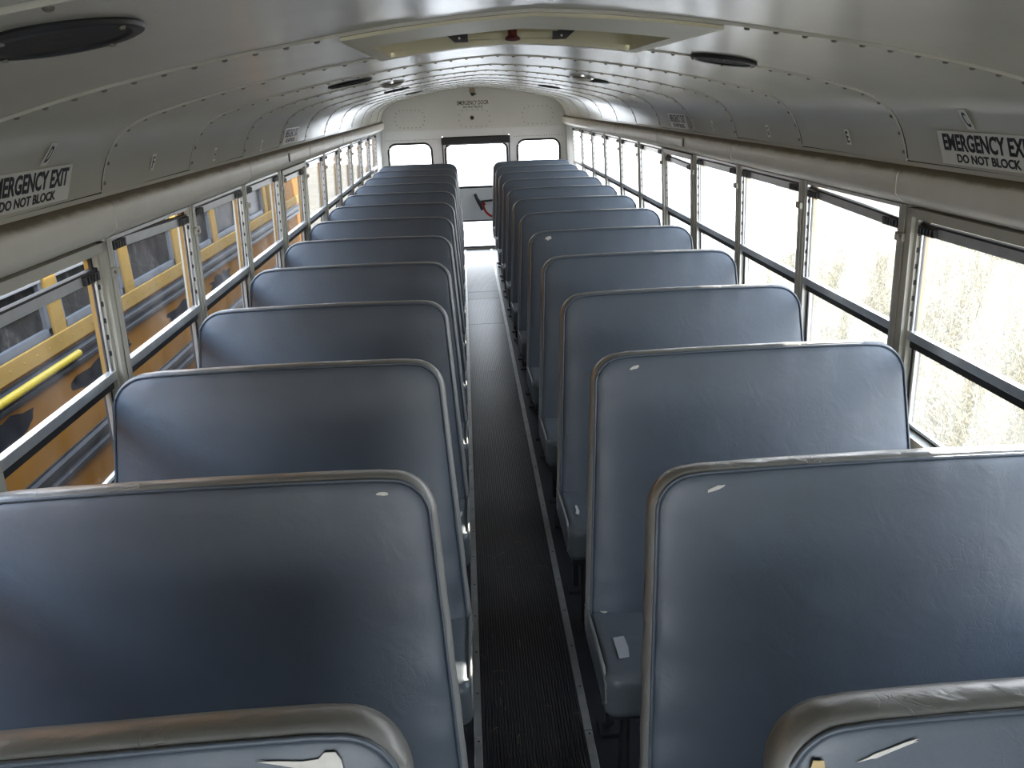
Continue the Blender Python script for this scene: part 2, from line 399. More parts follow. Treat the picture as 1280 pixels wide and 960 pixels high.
# side windows
wn = 1
DROP = {(-1, 0): (.030, .0), (-1, 1): (.006, -.010), (1, 1): (.022, .012), (1, 4): (.014, .008), (1, 0): (.004, 0)}
for sx in (-1, 1):
    g = 'glass_clean' if sx < 0 else 'glass_dirty'
    for k in range(-1, 11):
        a, b = J(k) + .026, J(k + 1) - .026
        if k == 10: b = J(11) - .03
        w = empty('window_%d' % wn, (sx * 1.16, (a + b) / 2, .8), kind='structure'); wn += 1
        ztop = 1.507; exitw = k in (0, 4)
        fr = MB()
        if exitw:     # emergency window: an extra frame all round
            fr.lean(sx, -.008, .03, a, a + .026, .80, 1.507); fr.lean(sx, -.008, .03, b - .026, b, .80, 1.507)
            fr.lean(sx, -.008, .03, a, b, 1.484, 1.507); fr.lean(sx, -.008, .03, a, b, .80, .835)
            a += .026; b -= .026; ztop = 1.484
        fr.lean(sx, .004, .030, a, a + .014, .81, ztop); fr.lean(sx, .004, .030, b - .014, b, .81, ztop)
        fr.lean(sx, .004, .055, a, b, ztop - .008, ztop + .002); fr.lean(sx, .004, .055, a, b, .80, .832)
        oy = MB(); oy.lean(sx, .030, .044, a - .004, a + .010, .80, ztop); oy.lean(sx, .030, .044, b - .010, b + .004, .80, ztop); oy.build('outer_trim', 'bus_trim_yellow', w)
        fr.build('window_frame', 'alu' if not exitw else 'post_paint', w)
        # perforated runners the sash clips into, on the jamb that faces forward
        rn = MB(); rn.lean(sx, .010, .013, b - .0155, b - .0135, 1.15, ztop - .02)
        sp = MB()
        for i in range(6):
            z = 1.19 + i * .048; sp.lean(sx, .007, .019, b - .0165, b - .0138, z, z + .014)
            sp.lean(sx, .007, .019, a + .0138, a + .0165, z, z + .014)
        sp.build('runner_slots', 'ink', w)
        gk = MB(); gk.lean(sx, .018, .026, b - .024, b - .0142, 1.12, ztop - .01); gk.lean(sx, .018, .026, a + .0142, a + .022, 1.12, ztop - .01)
        gk.build('seal', 'rubber', w)
        d, tilt = DROP.get((sx, k), (.004, 0))
        d += .0 if not exitw else .004
        a1, b1 = a + .016, b - .016; z1 = ztop - .012 - d
        # upper sash
        us = MB()
        def rail(mb, z0, z1_, d0, d1):
            def X(z, dd): return sx * (XL(z) + dd)
            t0, t1 = -tilt, tilt
            mb.hexa([(X(z0, d0), a1, z0 + t0), (X(z0, d1), a1, z0 + t0), (X(z0, d1), b1, z0 + t1), (X(z0, d0), b1, z0 + t1),
                     (X(z1_, d0), a1, z1_ + t0), (X(z1_, d1), a1, z1_ + t0), (X(z1_, d1), b1, z1_ + t1), (X(z1_, d0), b1, z1_ + t1)])
        rail(us, z1 - .030, z1, .012, .028)
        us.lean(sx, .012, .024, a1, a1 + .008, 1.12, z1 - .02); us.lean(sx, .012, .024, b1 - .008, b1, 1.12, z1 - .02)
        us.lean(sx, .004, .026, a1 - .004, b1 + .004, 1.118, 1.146)
        uo = us.build('upper_sash', 'alu', w, bevel=.002)
        tp = MB(); rail(tp, z1 - .002, z1 + .004, .010, .030); tp.build('top_seal', 'rubber', uo)
        for (p, q, tt) in ((a1 + .004, a1 + .085, -tilt), (b1 - .085, b1 - .004, tilt)):
            la = MB(); la.lean(sx, .000, .013, p, q, z1 - .027 + tt * .8, z1 - .003 + tt * .8)
            for i in range(4): la.lean(sx, -.004, .0, p + .012 + i * .016, p + .020 + i * .016, z1 - .024 + tt * .8, z1 - .006 + tt * .8)
            la.build('latch', 'latch', uo, bevel=.0015)
        pn = MB(); pn.lean(sx, .017, .020, a1 + .006, b1 - .006, 1.14, z1 - .026); pn.build('upper_pane', g, uo, origin=(sx * 1.16, (a + b) / 2, 1.3))
        # lower sash
        ls = MB(); ls.lean(sx, .024, .044, a1 - .002, a1 + .014, .83, 1.118); ls.lean(sx, .024, .044, b1 - .014, b1 + .002, .83, 1.118)
        ls.lean(sx, .024, .044, a1, b1, .83, .846); ls.lean(sx, .016, .044, a1 - .002, b1 + .002, 1.092, 1.119)
        lo = ls.build('lower_sash', 'rubber', w)
        l2 = MB(); l2.lean(sx, .0225, .034, b1 - .022, b1 - .012, .842, 1.09); l2.lean(sx, .0225, .034, a1 + .012, a1 + .022, .842, 1.09); l2.lean(sx, .0225, .034, a1 + .012, b1 - .012, .842, .852)
        l2.build('pane_bead', 'alu', lo)
        pl = MB(); pl.lean(sx, .032, .035, a1 + .012, b1 - .012, .844, 1.094); pl.build('lower_pane', g, lo, origin=(sx * 1.17, (a + b) / 2, .95))

# rear wall ---------------------------------------------------------
Y0, Y1 = YREAR, YREAR + .045
arch = [(x, z + .01) for x, z in PROF]
poly = [(-1.20, 1.505), (1.20, 1.505), (1.20, 1.62)] + [(x, z) for x, z in arch[::-1]] + [(-x, z) for x, z in arch[1:]] + [(-1.20, 1.62)]
rw = MB(); rw.prism([(x, Y0, z) for x, z in poly], (0, Y1 - Y0, 0))
up = tag(rw.build('wall_rear', 'rear_paint'), kind='structure')
def holed(mb, x0, x1, z0, z1, hole, y0, y1):
    n = len(hole); cx = sum(p[0] for p in hole) / n; cz = sum(p[1] for p in hole) / n; outer = []
    for (px, pz) in hole:
        dx, dz = px - cx, pz - cz; t = []
        if dx > 1e-9: t.append((x1 - cx) / dx)
        if dx < -1e-9: t.append((x0 - cx) / dx)
        if dz > 1e-9: t.append((z1 - cz) / dz)
        if dz < -1e-9: t.append((z0 - cz) / dz)
        s = min(t); outer.append([cx + dx * s, cz + dz * s])
    for (X, Z) in ((x0, z0), (x0, z1), (x1, z0), (x1, z1)):      # snap the nearest ray to each corner
        i = min(range(n), key=lambda i: (outer[i][0] - X) ** 2 + (outer[i][1] - Z) ** 2); outer[i] = [X, Z]
    vs = [(p[0], y0, p[1]) for p in hole] + [(p[0], y0, p[1]) for p in outer] + [(p[0], y1, p[1]) for p in hole] + [(p[0], y1, p[1]) for p in outer]
    fs = []
    for i in range(n):
        j = (i + 1) % n; fs += [(i, j, n + j, n + i), (2 * n + i, 2 * n + j, 3 * n + j, 3 * n + i), (i, j, 2 * n + j, 2 * n + i), (n + i, n + j, 3 * n + j, 3 * n + i)]
    mb.add(vs, fs)
DX0, DX1 = -.405, .440
lw = MB()
WINS = [(-1.077, -.541), (.538, 1.070)]
holes = [rrect((a + b) / 2, 1.083, b - a, .526, .095) for a, b in WINS]
holed(lw, -1.22, DX0, .75, 1.42, holes[0], Y0, Y1); holed(lw, DX1, 1.22, .75, 1.42, holes[1], Y0, Y1)
lw.box(-1.22, DX0, Y0, Y1, -.06, .75); lw.box(DX1, 1.22, Y0, Y1, -.06, .75); lw.box(-1.22, 1.22, Y0, Y1, 1.42, 1.505)
lwo = lw.build('lower_panel', 'white_paint', up)
bl = MB(); bl.box(-1.13, 1.13, Y0 - .006, Y0, 1.500, 1.512); bl.build('bulkhead_lip', 'rear_paint', up)
rvt = MB()
def rivrow(x0, x1, z, n):
    for i in range(n): rvt.lathe((x0 + (x1 - x0) * i / (n - 1), Y0, z), (0, -1, 0), [(.007, -.002), (.006, .002), (.002, .004)], 6)
rivrow(-1.1, -.46, 1.392, 22); rivrow(.50, 1.1, 1.392, 20)
def rivring(cx, cz, w, h, n, r):
    pts = rrect(cx, cz, w, h, r, 6); m = len(pts); per = [0]
    for i in range(m): per.append(per[-1] + math.dist(pts[i], pts[(i + 1) % m]))
    for q in range(n):
        s = per[-1] * q / n
        for i in range(m):
            if per[i] <= s < per[i + 1]: break
        t = (s - per[i]) / (per[i + 1] - per[i]); a, b = pts[i], pts[(i + 1) % m]
        rvt.lathe((a[0] + (b[0] - a[0]) * t, Y0 - .004, a[1] + (b[1] - a[1]) * t), (0, -1, 0), [(.0085, -.002), (.007, .002), (.002, .004)], 6)
pl = MB()
for (cx, cz, w, h, n) in ((-.785, 1.640, .36, .205, 20), (.012, 1.625, .38, .20, 16), (.80, 1.637, .38, .205, 18)):
    pl.prism([(x, Y0, z) for x, z in rrect(cx, cz, w + .05, h + .05, .095)], (0, -.003, 0)); rivring(cx, cz, w, h, n, .08)
pl.build('access_cover', 'rear_paint', up)
rvt.build('wall_rivets', 'post_paint', up)
hp = MB(); hp.lathe((-.016, Y0 - .004, 1.630), (0, -1, 0), [(.024, 0), (.024, .003), (.018, .006)], 20); hp.build('round_plug', 'ink', up)
for i, ((a, b), h) in enumerate(zip(WINS, holes)):
    w = empty('window_%d' % wn, ((a + b) / 2, Y0, .82), kind='structure'); wn += 1
    g = MB(); g.tube([(x, Y0 - .002, z) for x, z in h], .013, 8, closed=True); g.build('window_gasket', 'rubber', w, smooth='all')
    p = MB(); p.prism([(x, Y0 + .02, z) for x, z in h], (0, .004, 0)); p.build('pane', 'glass_rear', w)
# emergency door
dr = empty('door_1', (.018, Y0, 0), kind='structure')
dh = rrect(.019, 1.060, .772, .530, .075); dl = rrect(.019, .2, .772, .335, .03)
dm = MB(); holed(dm, DX0 + .012, DX1 - .012, .74, 1.421, dh, Y0 - .012, Y0 + .03); dm.box(DX0 + .012, DX1 - .012, Y0 - .012, Y0 + .03, .405, .74)
holed(dm, DX0 + .012, DX1 - .012, .006, .405, dl, Y0 - .012, Y0 + .03)
dm.build('door_panel', 'white_paint', dr)
for h, r in ((dh, .014), (dl, .011)):
    g = MB(); g.tube([(x, Y0 - .012, z) for x, z in h], r, 8, closed=True); g.build('gasket', 'rubber', dr, smooth='all')
    p = MB(); p.prism([(x, Y0 + .005, z) for x, z in h], (0, .004, 0)); p.build('pane', 'glass_rear', dr)
es = MB(); es.tube([(DX0 + .006, Y0 - .006, .01), (DX0 + .006, Y0 - .006, 1.40)], .008, 6); es.tube([(DX1 - .006, Y0 - .006, .01), (DX1 - .006, Y0 - .006, 1.40)], .008, 6)
es.build('edge_seal', 'rubber', dr)
th = MB(); th.box(DX0, DX1, Y0 - .03, Y0, 0, .012); th.build('threshold', 'beige_box', dr)
# latch handle: bar, grip
hd = MB(); hd.tube([(.30, Y0 - .05, .632), (.16, Y0 - .05, .624), (.016, Y0 - .05, .612)], .013, 10); hd.tube([(.30, Y0 - .05, .632), (.30, Y0 - .01, .632)], .03, 12)
ha = hd.build('latch_arm', 'latch', dr, smooth=True)
gr = MB(); gr.tube([(-.026, Y0 - .055, .712), (-.005, Y0 - .055, .655), (.02, Y0 - .055, .610), (.042, Y0 - .055, .56), (.060, Y0 - .055, .508)], [.019, .021, .026, .021, .019], 12); gr.build('grip', 'latch', ha, smooth=True)
ar = MB(); R0 = .17; cx, cz = .245, .575; A0, A1 = math.radians(185), math.radians(252); pts = []
for i in range(11):
    a = A0 + (A1 - A0) * i / 10; pts.append((cx + (R0 - .014) * math.cos(a), cz + (R0 - .014) * math.sin(a)))
for i in range(10, -1, -1):
    a = A0 + (A1 - A0) * i / 10; pts.append((cx + (R0 + .014) * math.cos(a), cz + (R0 + .014) * math.sin(a)))
ar.prism([(x, Y0 - .012, z) for x, z in pts], (0, -.001, 0))
hx, hz = cx + R0 * math.cos(A0), cz + R0 * math.sin(A0)
ar.prism([(hx - .036, Y0 - .012, hz - .002), (hx + .036, Y0 - .012, hz + .004), (hx - .006, Y0 - .012, hz + .062)], (0, -.001, 0))
ar.build('red_arrow', 'red', dr)
# dark pad over the door
hp = MB(); hp.box(-.412, .445, Y0 - .07, Y0, 1.322, 1.412)
tag(hp.build('header_pad', 'speaker_black', bevel=.012, origin=(.018, Y0, 1.322)), 'black padded bumper bar above the emergency door window', 'bumper pad')
# small beige device under the ceiling at the rear
bz = empty('ceiling_buzzer', (0, Y0 - .04, 1.97), 'small beige box with a dark knob under the ceiling above the emergency door sign', 'buzzer')
q = MB(); q.box(-.035, .035, Y0 - .075, Y0, 1.918, 1.972); q.build('housing', 'beige_box', bz, bevel=.006)
q = MB(); q.lathe((.004, Y0 - .045, 1.918), (0, 0, -1), [(.026, 0), (.026, .012), (.016, .03), (.008, .036)], 14); q.tube([(.02, Y0 - .045, 1.905), (.045, Y0 - .05, 1.903)], .008, 8); q.build('knob', 'ink', bz, smooth=True)

# front bulkhead behind the photographer: dash wall with a windscreen opening
fw = MB(); ho = rrect(0, 1.12, 2.05, .74, .12)
holed(fw, -1.22, 1.22, .60, 1.56, ho, YFRONT - .045, YFRONT); fw.box(-1.22, 1.22, YFRONT - .045, YFRONT, -.06, .60)
poly2 = [(-1.20, 1.56), (1.20, 1.56), (1.20, 1.62)] + [(x, z) for x, z in arch[::-1]] + [(-x, z) for x, z in arch[1:]] + [(-1.20, 1.62)]
fw.prism([(x, YFRONT - .045, z) for x, z in poly2], (0, .045, 0))
tag(fw.build('wall_front', 'rear_paint'), kind='structure')

# ================================================================= roof hatch
ht = empty('roof_hatch', (0, 1.88, 1.975), 'cream roof escape hatch with a dark red knob between two black brackets', 'roof hatch')
fr = MB(); xo, xi, ya, yb, yc, yd = .348, .315, 1.515, 1.772, 2.205, 2.262
def cz_(x): return ceil_z(x) - .010
def flange(x0, x1, y0, y1, n=10):
    vs = []
    for y in (y0, y1):
        for dz in (0, .012):
            vs += [(x0 + (x1 - x0) * i / n, y, cz_(x0 + (x1 - x0) * i / n) + dz) for i in range(n + 1)]
    L = n + 1; fs = []
    for i in range(n): fs += [(i, i + 1, 2 * L + i + 1, 2 * L + i), (L + i, L + i + 1, 3 * L + i + 1, 3 * L + i), (i, i + 1, L + i + 1, L + i), (2 * L + i, 2 * L + i + 1, 3 * L + i + 1, 3 * L + i)]
    fs += [(0, L, 3 * L, 2 * L), (n, L + n, 3 * L + n, 2 * L + n)]; fr.add(vs, fs)
flange(-xo, xo, ya, yb); flange(-xo, xo, yc, yd); flange(-xo, -xi, yb, yc, 3); flange(xi, xo, yb, yc, 3)
fr.build('flange', 'hatch_cream', ht, smooth=True)
wl = MB(); ZT = 2.075
inner = []
rr_ = rrect(0, (yb + yc) / 2, 2 * xi, yc - yb, .05, 6)
for p, q in zip(rr_, rr_[1:] + rr_[:1]):
    c = 12 if math.dist(p, q) > .1 else 1
    inner += [(p[0] + (q[0] - p[0]) * i / c, p[1] + (q[1] - p[1]) * i / c) for i in range(c)]
n = len(inner)
vs = [(x, y, cz_(x) + .0115) for x, y in inner] + [(x * .97, y, ZT) for x, y in inner] + [(x * 1.03, y + .012 * (1 if y > 1.98 else -1), cz_(x) + .0115) for x, y in inner] + [(x * 1.03, y + .012 * (1 if y > 1.98 else -1), ZT) for x, y in inner]
fs = []
for i in range(n):
    j = (i + 1) % n; fs += [(i, j, n + j, n + i), (2 * n + i, 2 * n + j, 3 * n + j, 3 * n + i), (i, j, 2 * n + j, 2 * n + i), (n + i, n + j, 3 * n + j, 3 * n + i)]
wl.add(vs, fs); wl.build('well', 'hatch_cream', ht, smooth=True)
ld = MB(); ld.box(-.36, .36, yb - .04, yc + .04, ZT, ZT + .03); ld.build('lid', 'hatch_cream', ht, bevel=.01)
br_ = MB(); br_.box(-.118, .118, 2.178, 2.198, 1.985, 2.003); br_.build('cross_bar', 'hatch_cream', ht, bevel=.004)
for s, x0 in ((-1, -.112), (1, .108)):
    b = MB(); b.prism([(x0, 2.170, 1.981), (x0 + s * .035, 2.170, 1.981), (x0 + s * .075, 2.170, 2.014), (x0 + s * .028, 2.170, 2.014), (x0 + s * .012, 2.170, 2.000), (x0, 2.170, 2.000)], (0, .018, 0))
    bo = b.build('hinge_bracket', 'latch', ht)
    b = MB(); b.lathe((x0 + s * .022, 2.170, 1.989), (0, -1, 0), [(.0035, 0), (.003, .004)], 8); b.build('bolt', 'chrome', bo)
kn = MB(); kn.lathe((.003, 2.165, 2.012), (0, 0, -1), [(.012, 0), (.012, .020), (.020, .026), (.019, .031), (.008, .034)], 16); kn.build('knob', 'dark_red', ht, smooth=True)

# ================================================================= speakers, lights on the ceiling
def ceil_frame(x, y):
    e = .03; z = ceil_z(x); dz = (ceil_z(x + e) - ceil_z(x - e)) / (2 * e)
    nrm = V((dz, 0, -1)).normalized(); return V((x, y, z - .003)), nrm
ORD = ['first', 'second', 'third', 'fourth']
spk = {-1: [.925, 3.22, 5.50, 7.58], 1: [2.17, 4.36, 6.50]}
for sx in (-1, 1):
    side = 'yellow-bus side' if sx < 0 else 'weed side'
    for i, y in enumerate(spk[sx]):
        p, n = ceil_frame(sx * .562, y)
        lab = ('round black ceiling speaker nearest the front row of seats, yellow-bus side' if sx < 0 and i == 0 else
               'round black ceiling speaker just past the roof hatch, weed side' if sx > 0 and i == 0 else
               'round black ceiling speaker, %s from the front on the %s of the ceiling' % (ORD[i], side))
        s = empty('ceiling_speaker', p, lab, 'speaker', 'round black speakers along the ceiling')
        q = MB(); q.lathe(p, n, [(.086, -.004), (.088, .004), (.086, .008), (.080, .010), (.074, .008), (.071, .002), (.071, -.002)], 40); q.build('rim', 'speaker_black', s, smooth=True)
        q = MB(); q.lathe(p, n, [(.0705, .0055), (.060, .0045), (.03, .004), (.012, .006), (.004, .007)], 32); q.build('cone', 'speaker_cone', s, smooth=True)
        for a in (.3, 1.87, 3.44, 5.0):
            t1 = n.cross(V((0, 1, 0))).normalized(); t2 = n.cross(t1); q = MB(); q.lathe(p + (t1 * math.cos(a) + t2 * math.sin(a)) * .080 + n * .009, n, [(.004, 0), (.003, .003)], 8); q.build('screw', 'rivet', s)
for sx in (-1, 1):
    p, n = ceil_frame(sx * .475, 4.13)
    l = empty('dome_light', p, 'small chrome rimmed dome light on the ceiling, %s' % ('yellow-bus side' if sx < 0 else 'weed side'), 'light', 'dome lights on the ceiling')
    q = MB(); q.lathe(p, n, [(.062, -.003), (.062, .006), (.056, .011), (.048, .013)], 32); q.build('rim', 'chrome', l, smooth=True)
    q = MB(); q.lathe(p, n, [(.050, .012), (.048, .016), (.036, .021), (.018, .024), (.004, .025)], 32); q.build('lens', 'lens', l, smooth=True)
# black plugs on the header ducts
for sx in (-1, 1):
    q = MB(); q.prism([(sx * 1.1065, 4.50 + a, 1.574 + b) for a, b in rrect(0, 0, .028, .046, .0135)], (-sx * .006, 0, 0))
    tag(q.build('duct_plug', 'ink', origin=(sx * 1.108, 4.5, 1.574)), 'small black oval plug on the cream header duct, %s' % ('yellow-bus side' if sx < 0 else 'weed side'), 'plug', 'black plugs on the header ducts')

# ================================================================= lettering
def text_mesh(s, size, sx=1.0, bold=.0, spacing=1.0):
    c = bpy.data.curves.new('lettering', 'FONT'); c.body = s; c.size = size; c.offset = bold; c.space_character = spacing
    c.resolution_u = 3; c.extrude = .0004; c.align_x = 'CENTER'
    t = bpy.data.objects.new('lettering', c); COL.objects.link(t)
    bpy.context.view_layer.update()
    me = bpy.data.meshes.new_from_object(t.evaluated_get(bpy.context.evaluated_depsgraph_get()))
    bpy.data.objects.remove(t); bpy.data.curves.remove(c)
    xs = [v.co.x for v in me.vertices]; ys = [v.co.y for v in me.vertices]
    return me, min(xs), max(xs), min(ys), max(ys)
def place_text(s, parent, O, U, W, box, bold):
    # box: (u0,u1,w0,w1) in the sign's plane; O origin, U right, W up
    N = U.cross(W).normalized()
    me, x0, x1, y0, y1 = text_mesh(s, 1.0, bold=bold)
    u0, u1, w0, w1 = box
    for v in me.vertices:
        a = u0 + (v.co.x - x0) / (x1 - x0) * (u1 - u0); b = w0 + (v.co.y - y0) / (y1 - y0) * (w1 - w0)
        v.co = O + U * a + W * b + N * (.0012 + (.0005 if v.co.z > 0 else 0)) - parent_origin(parent)
    me.materials.clear(); me.materials.append(M['ink'])
    o = bpy.data.objects.new('lettering', me); COL.objects.link(o); o.parent = parent
def sign(name, O, U, W, w, h, lines, label, cat, group=None, bold=.012):
    N = U.cross(W).normalized(); b = MB()
    b.prism([O, O + U * w, O + U * w + W * h, O + W * h], N * .001)
    o = tag(b.build(name, 'sticker', origin=O), label, cat, group)
    for s, box in lines: place_text(s, o, O, U, W, box, bold)
    return o
def side_frame(sx, y_left, z0, z1):
    # tilted plane across the curved cove of the ceiling, facing inwards
    def xat(z):
        for (xa_, za), (xb_, zb) in zip(PROF, PROF[1:]):
            if zb <= z <= za: return xa_ + (xb_ - xa_) * (za - z) / (za - zb)
        return 1.131
    a = V((sx * (xat(z0) - .0045), y_left, z0)); b = V((sx * (xat(z1) - .0045), y_left, z1))
    return a, V((0, 1 if sx < 0 else -1, 0)), (b - a).normalized(), (b - a).length
L_ = .375
for sx, ye in ((-1, 2.012), (1, 2.032)):
    O, U, W, h = side_frame(sx, ye - L_ if sx < 0 else ye, 1.643, 1.726)
    sign('exit_sign', O, U, W, L_, h, [('EMERGENCY EXIT', (.02, L_ - .016, h * .42, h * .93)), ('DO NOT BLOCK', (.068, L_ - .068, h * .08, h * .34))],
         'EMERGENCY EXIT sticker over the front emergency window, %s' % ('letter D above it' if sx < 0 else 'letter C above it'), 'sign', 'emergency exit stickers above the side windows', .032)
for sx in (-1, 1):
    yc_ = 4.64
    O, U, W, h = side_frame(sx, yc_ - sx * -L_ / 2 * 1 if sx < 0 else yc_ + L_ / 2, 1.643, 1.726)
    if sx < 0: O.y = yc_ - L_ / 2
    sign('exit_sign', O, U, W, L_, h, [('EMERGENCY EXIT', (.02, L_ - .016, h * .42, h * .93)), ('DO NOT BLOCK', (.068, L_ - .068, h * .08, h * .34))],
         'small distant EMERGENCY EXIT sticker halfway down the coach, %s' % ('yellow-bus side' if sx < 0 else 'weed side'), 'sign', 'emergency exit stickers above the side windows', .032)
sign('emergency_door_sign', V((-.205, YREAR - .006, 1.735)), V((1, 0, 0)), V((0, 0, 1)), .412, .105,
     [('EMERGENCY DOOR', (.012, .40, .046, .096)), ('DO NOT BLOCK', (.085, .33, .010, .036))], 'white EMERGENCY DOOR sticker on the rear wall above the door', 'sign', None, .012)
LET = {-1: [('D', 1.865, 1.757), ('F', 2.56, 1.690), ('H', 3.215, 1.672), ('J', 3.975, 1.665)], 1: [('C', 1.88, 1.757), ('E', 2.55, 1.687), ('G', 3.25, 1.68), ('I', 3.99, 1.678), ('K', 4.35, 1.676)]}
for sx in (-1, 1):
    for ch, y, zc in LET[sx]:
        O, U, W, h = side_frame(sx, 0, zc - .024, zc + .024); O.y = y - U.y * .014
        sign('letter_sticker', O, U, W, .028, h, [(ch, (.006 if ch != 'I' else .011, .022 if ch != 'I' else .017, h * .14, h * .86))],
             'small cream sticker with the black letter %s on the ceiling cove' % ch, 'letter sticker', 'row letter stickers on the ceiling cove', .016)

# ================================================================= bench seats
B_ = V((0, -.272, .30)); T_ = V((0, -.033, 1.142)); VD = (T_ - B_).normalized(); ND = V((0, -VD.z, VD.y)); H_ = (T_ - B_).length
TH = .072
def seat_outline(side):
    # aisle edge leans out towards the aisle below; u measured from the aisle centre outwards
    def ua(v): return .168 + (.211 - .168) * min(1, max(0, (v - .10) / .70))
    def uo(v): return 1.165 - .045 * min(1, max(0, (v - .10) / .77))
    out = []; ra, ro = .085, .10; vt = H_
    def crown(u): return .006 * math.sin(math.pi * min(1, max(0, (u - .2) / .92)))
    rb = .075
    for i in range(25): v = rb + (vt - ra - rb) * i / 25; out.append((ua(v), v))
    for i in range(13):
        a = math.pi - (math.pi / 2) * i / 12; out.append((ua(vt - ra) + ra + ra * math.cos(a), vt - ra + ra * math.sin(a)))
    u0, u1 = ua(vt - ra) + ra, uo(vt - ro) - ro
    for i in range(1, 34): u = u0 + (u1 - u0) * i / 34; out.append((u, vt + crown(u)))
    for i in range(13):
        a = math.pi / 2 - (math.pi / 2) * i / 12; out.append((uo(vt - ro) - ro + ro * math.cos(a), vt - ro + ro * math.sin(a)))
    for i in range(1, 26): v = (vt - ro) + (rb - (vt - ro)) * i / 26; out.append((uo(v), v))
    for i in range(11):
        a = -(math.pi / 2) * i / 10; out.append((uo(rb) - rb + rb * math.cos(a), rb + rb * math.sin(a)))
    u0, u1 = uo(rb) - rb, ua(rb) + rb
    for i in range(1, 20): out.append((u0 + (u1 - u0) * i / 20, 0))
    for i in range(10):
        a = -math.pi / 2 - (math.pi / 2) * i / 10; out.append((ua(rb) + rb + rb * math.cos(a), rb + rb * math.sin(a)))
    return out
def backrest_parts(side, rnd):
    P = seat_outline(side); n = len(P); nor = []
    for i in range(n):
        a, b = P[i - 1], P[(i + 1) % n]; t = V((b[0] - a[0], b[1] - a[1])).normalized(); nor.append(V((-t.y, t.x)))   # outward (path runs clockwise)
    cu, cv = .68, .46
    ph = [rnd.uniform(0, 6.28) for _ in range(6)]
    def pos(u, v, d):
        if d > .02: d -= .009 * math.exp(-max(0, u - .20) / .045)      # the front rolls away towards the aisle
        p = B_ + VD * v + ND * d; return V((side * u + CX, p.y, p.z))
    def pucker(u, v, ins):
        e = math.exp(-max(0, u - .2) / .05) * (1 if .12 < v < .80 else .3)
        s = math.sin(v * 62 + ph[0] + 2.2 * math.sin(v * 11 + ph[1])) * (.5 + .5 * math.sin(v * 8 + ph[2]))
        s2 = math.sin(u * 38 + ph[3] + 2 * math.sin(u * 7)) * math.exp(-max(0, H_ - v) / .035) * .35
        return .0040 * (e * s + s2)
    def soft(u, v): return .004 * math.sin(u * 5 + ph[4] + 1.5 * math.sin(v * 4)) * math.sin(v * 6 + ph[5])
    def ring(ins, d, puck=0):
        out = []
        for (u, v), m in zip(P, nor):
            q = (u - m.x * ins, v - m.y * ins); out.append(pos(q[0], q[1], d + puck * pucker(q[0], q[1], ins)))
        return out
    def sring(s, ins, d, puck=0):
        out = []
        for (u, v), m in zip(P, nor):
            a = (u - m.x * ins, v - m.y * ins); q = (cu + (a[0] - cu) * s, cv + (a[1] - cv) * s); out.append(pos(q[0], q[1], d + puck * pucker(q[0], q[1], 0) + soft(*q) * (1 - s) * 1.5))
        return out
    h = TH / 2
    def skin(rings, center=None):
        mb = MB(); mb.v = [tuple(p) for r in rings for p in r]
        for k in range(len(rings) - 1):
            for i in range(n): mb.f.append((k * n + i, k * n + (i + 1) % n, (k + 1) * n + (i + 1) % n, (k + 1) * n + i))
        if center is not None:
            c = len(mb.v); mb.v.append(tuple(center)); k = len(rings) - 1
            for i in range(n): mb.f.append((k * n + i, k * n + (i + 1) % n, c))
        return mb
    front = skin([ring(.014, h - .006), ring(.011, h - .001), ring(.017, h + .002, .5), ring(.028, h + .0038, 1), ring(.042, h + .0052, 1), ring(.058, h + .0062, 1),
                  sring(.96, .055, h + .007, 1), sring(.92, .055, h + .0078, .9), sring(.86, .055, h + .009, .6), sring(.65, .055, h + .012), sring(.45, .055, h + .014), sring(.28, .055, h + .015), sring(.12, .055, h + .016)], pos(cu, cv, h + .016))
    band = skin([ring(.016, h - .008), ring(.008, h - .001), ring(.002, h - .008, .6), ring(-.001, h - .018, 1.6), ring(-.003, 0, 2.2), ring(-.001, -h + .018, 1.4), ring(.003, -h + .006, .5), ring(.012, -h, 0), ring(.02, -h + .004, 0)])
    back = skin([ring(.014, -h + .004), ring(.02, -h - .003), ring(.06, -h - .008), sring(.6, .02, -h - .010)], pos(cu, cv, -h - .012))
    welt = MB(); welt.tube(ring(.0095, h + .001, .4), .0036, 6, closed=True)
    return front, band, back, welt
def round_box(verts8, r, seg=4):
    bm = bmesh.new(); mb = MB(); mb.hexa(verts8)
    vs = [bm.verts.new(v) for v in mb.v]
    for f_ in mb.f: bm.faces.new([vs[i] for i in f_])
    bmesh.ops.recalc_face_normals(bm, faces=bm.faces)
    bmesh.ops.subdivide_edges(bm, edges=bm.edges[:], cuts=3, use_grid_fill=True)
    sharp = [e for e in bm.edges if len(e.link_faces) == 2 and e.calc_face_angle() > .6]
    bmesh.ops.bevel(bm, geom=sharp, offset=r, segments=seg, profile=.5, affect='EDGES', clamp_overlap=True)
    out = MB(); bm.verts.index_update(); out.v = [tuple(v.co) for v in bm.verts]; out.f = [tuple(v.index for v in f_.verts) for f_ in bm.faces]; bm.free(); return out
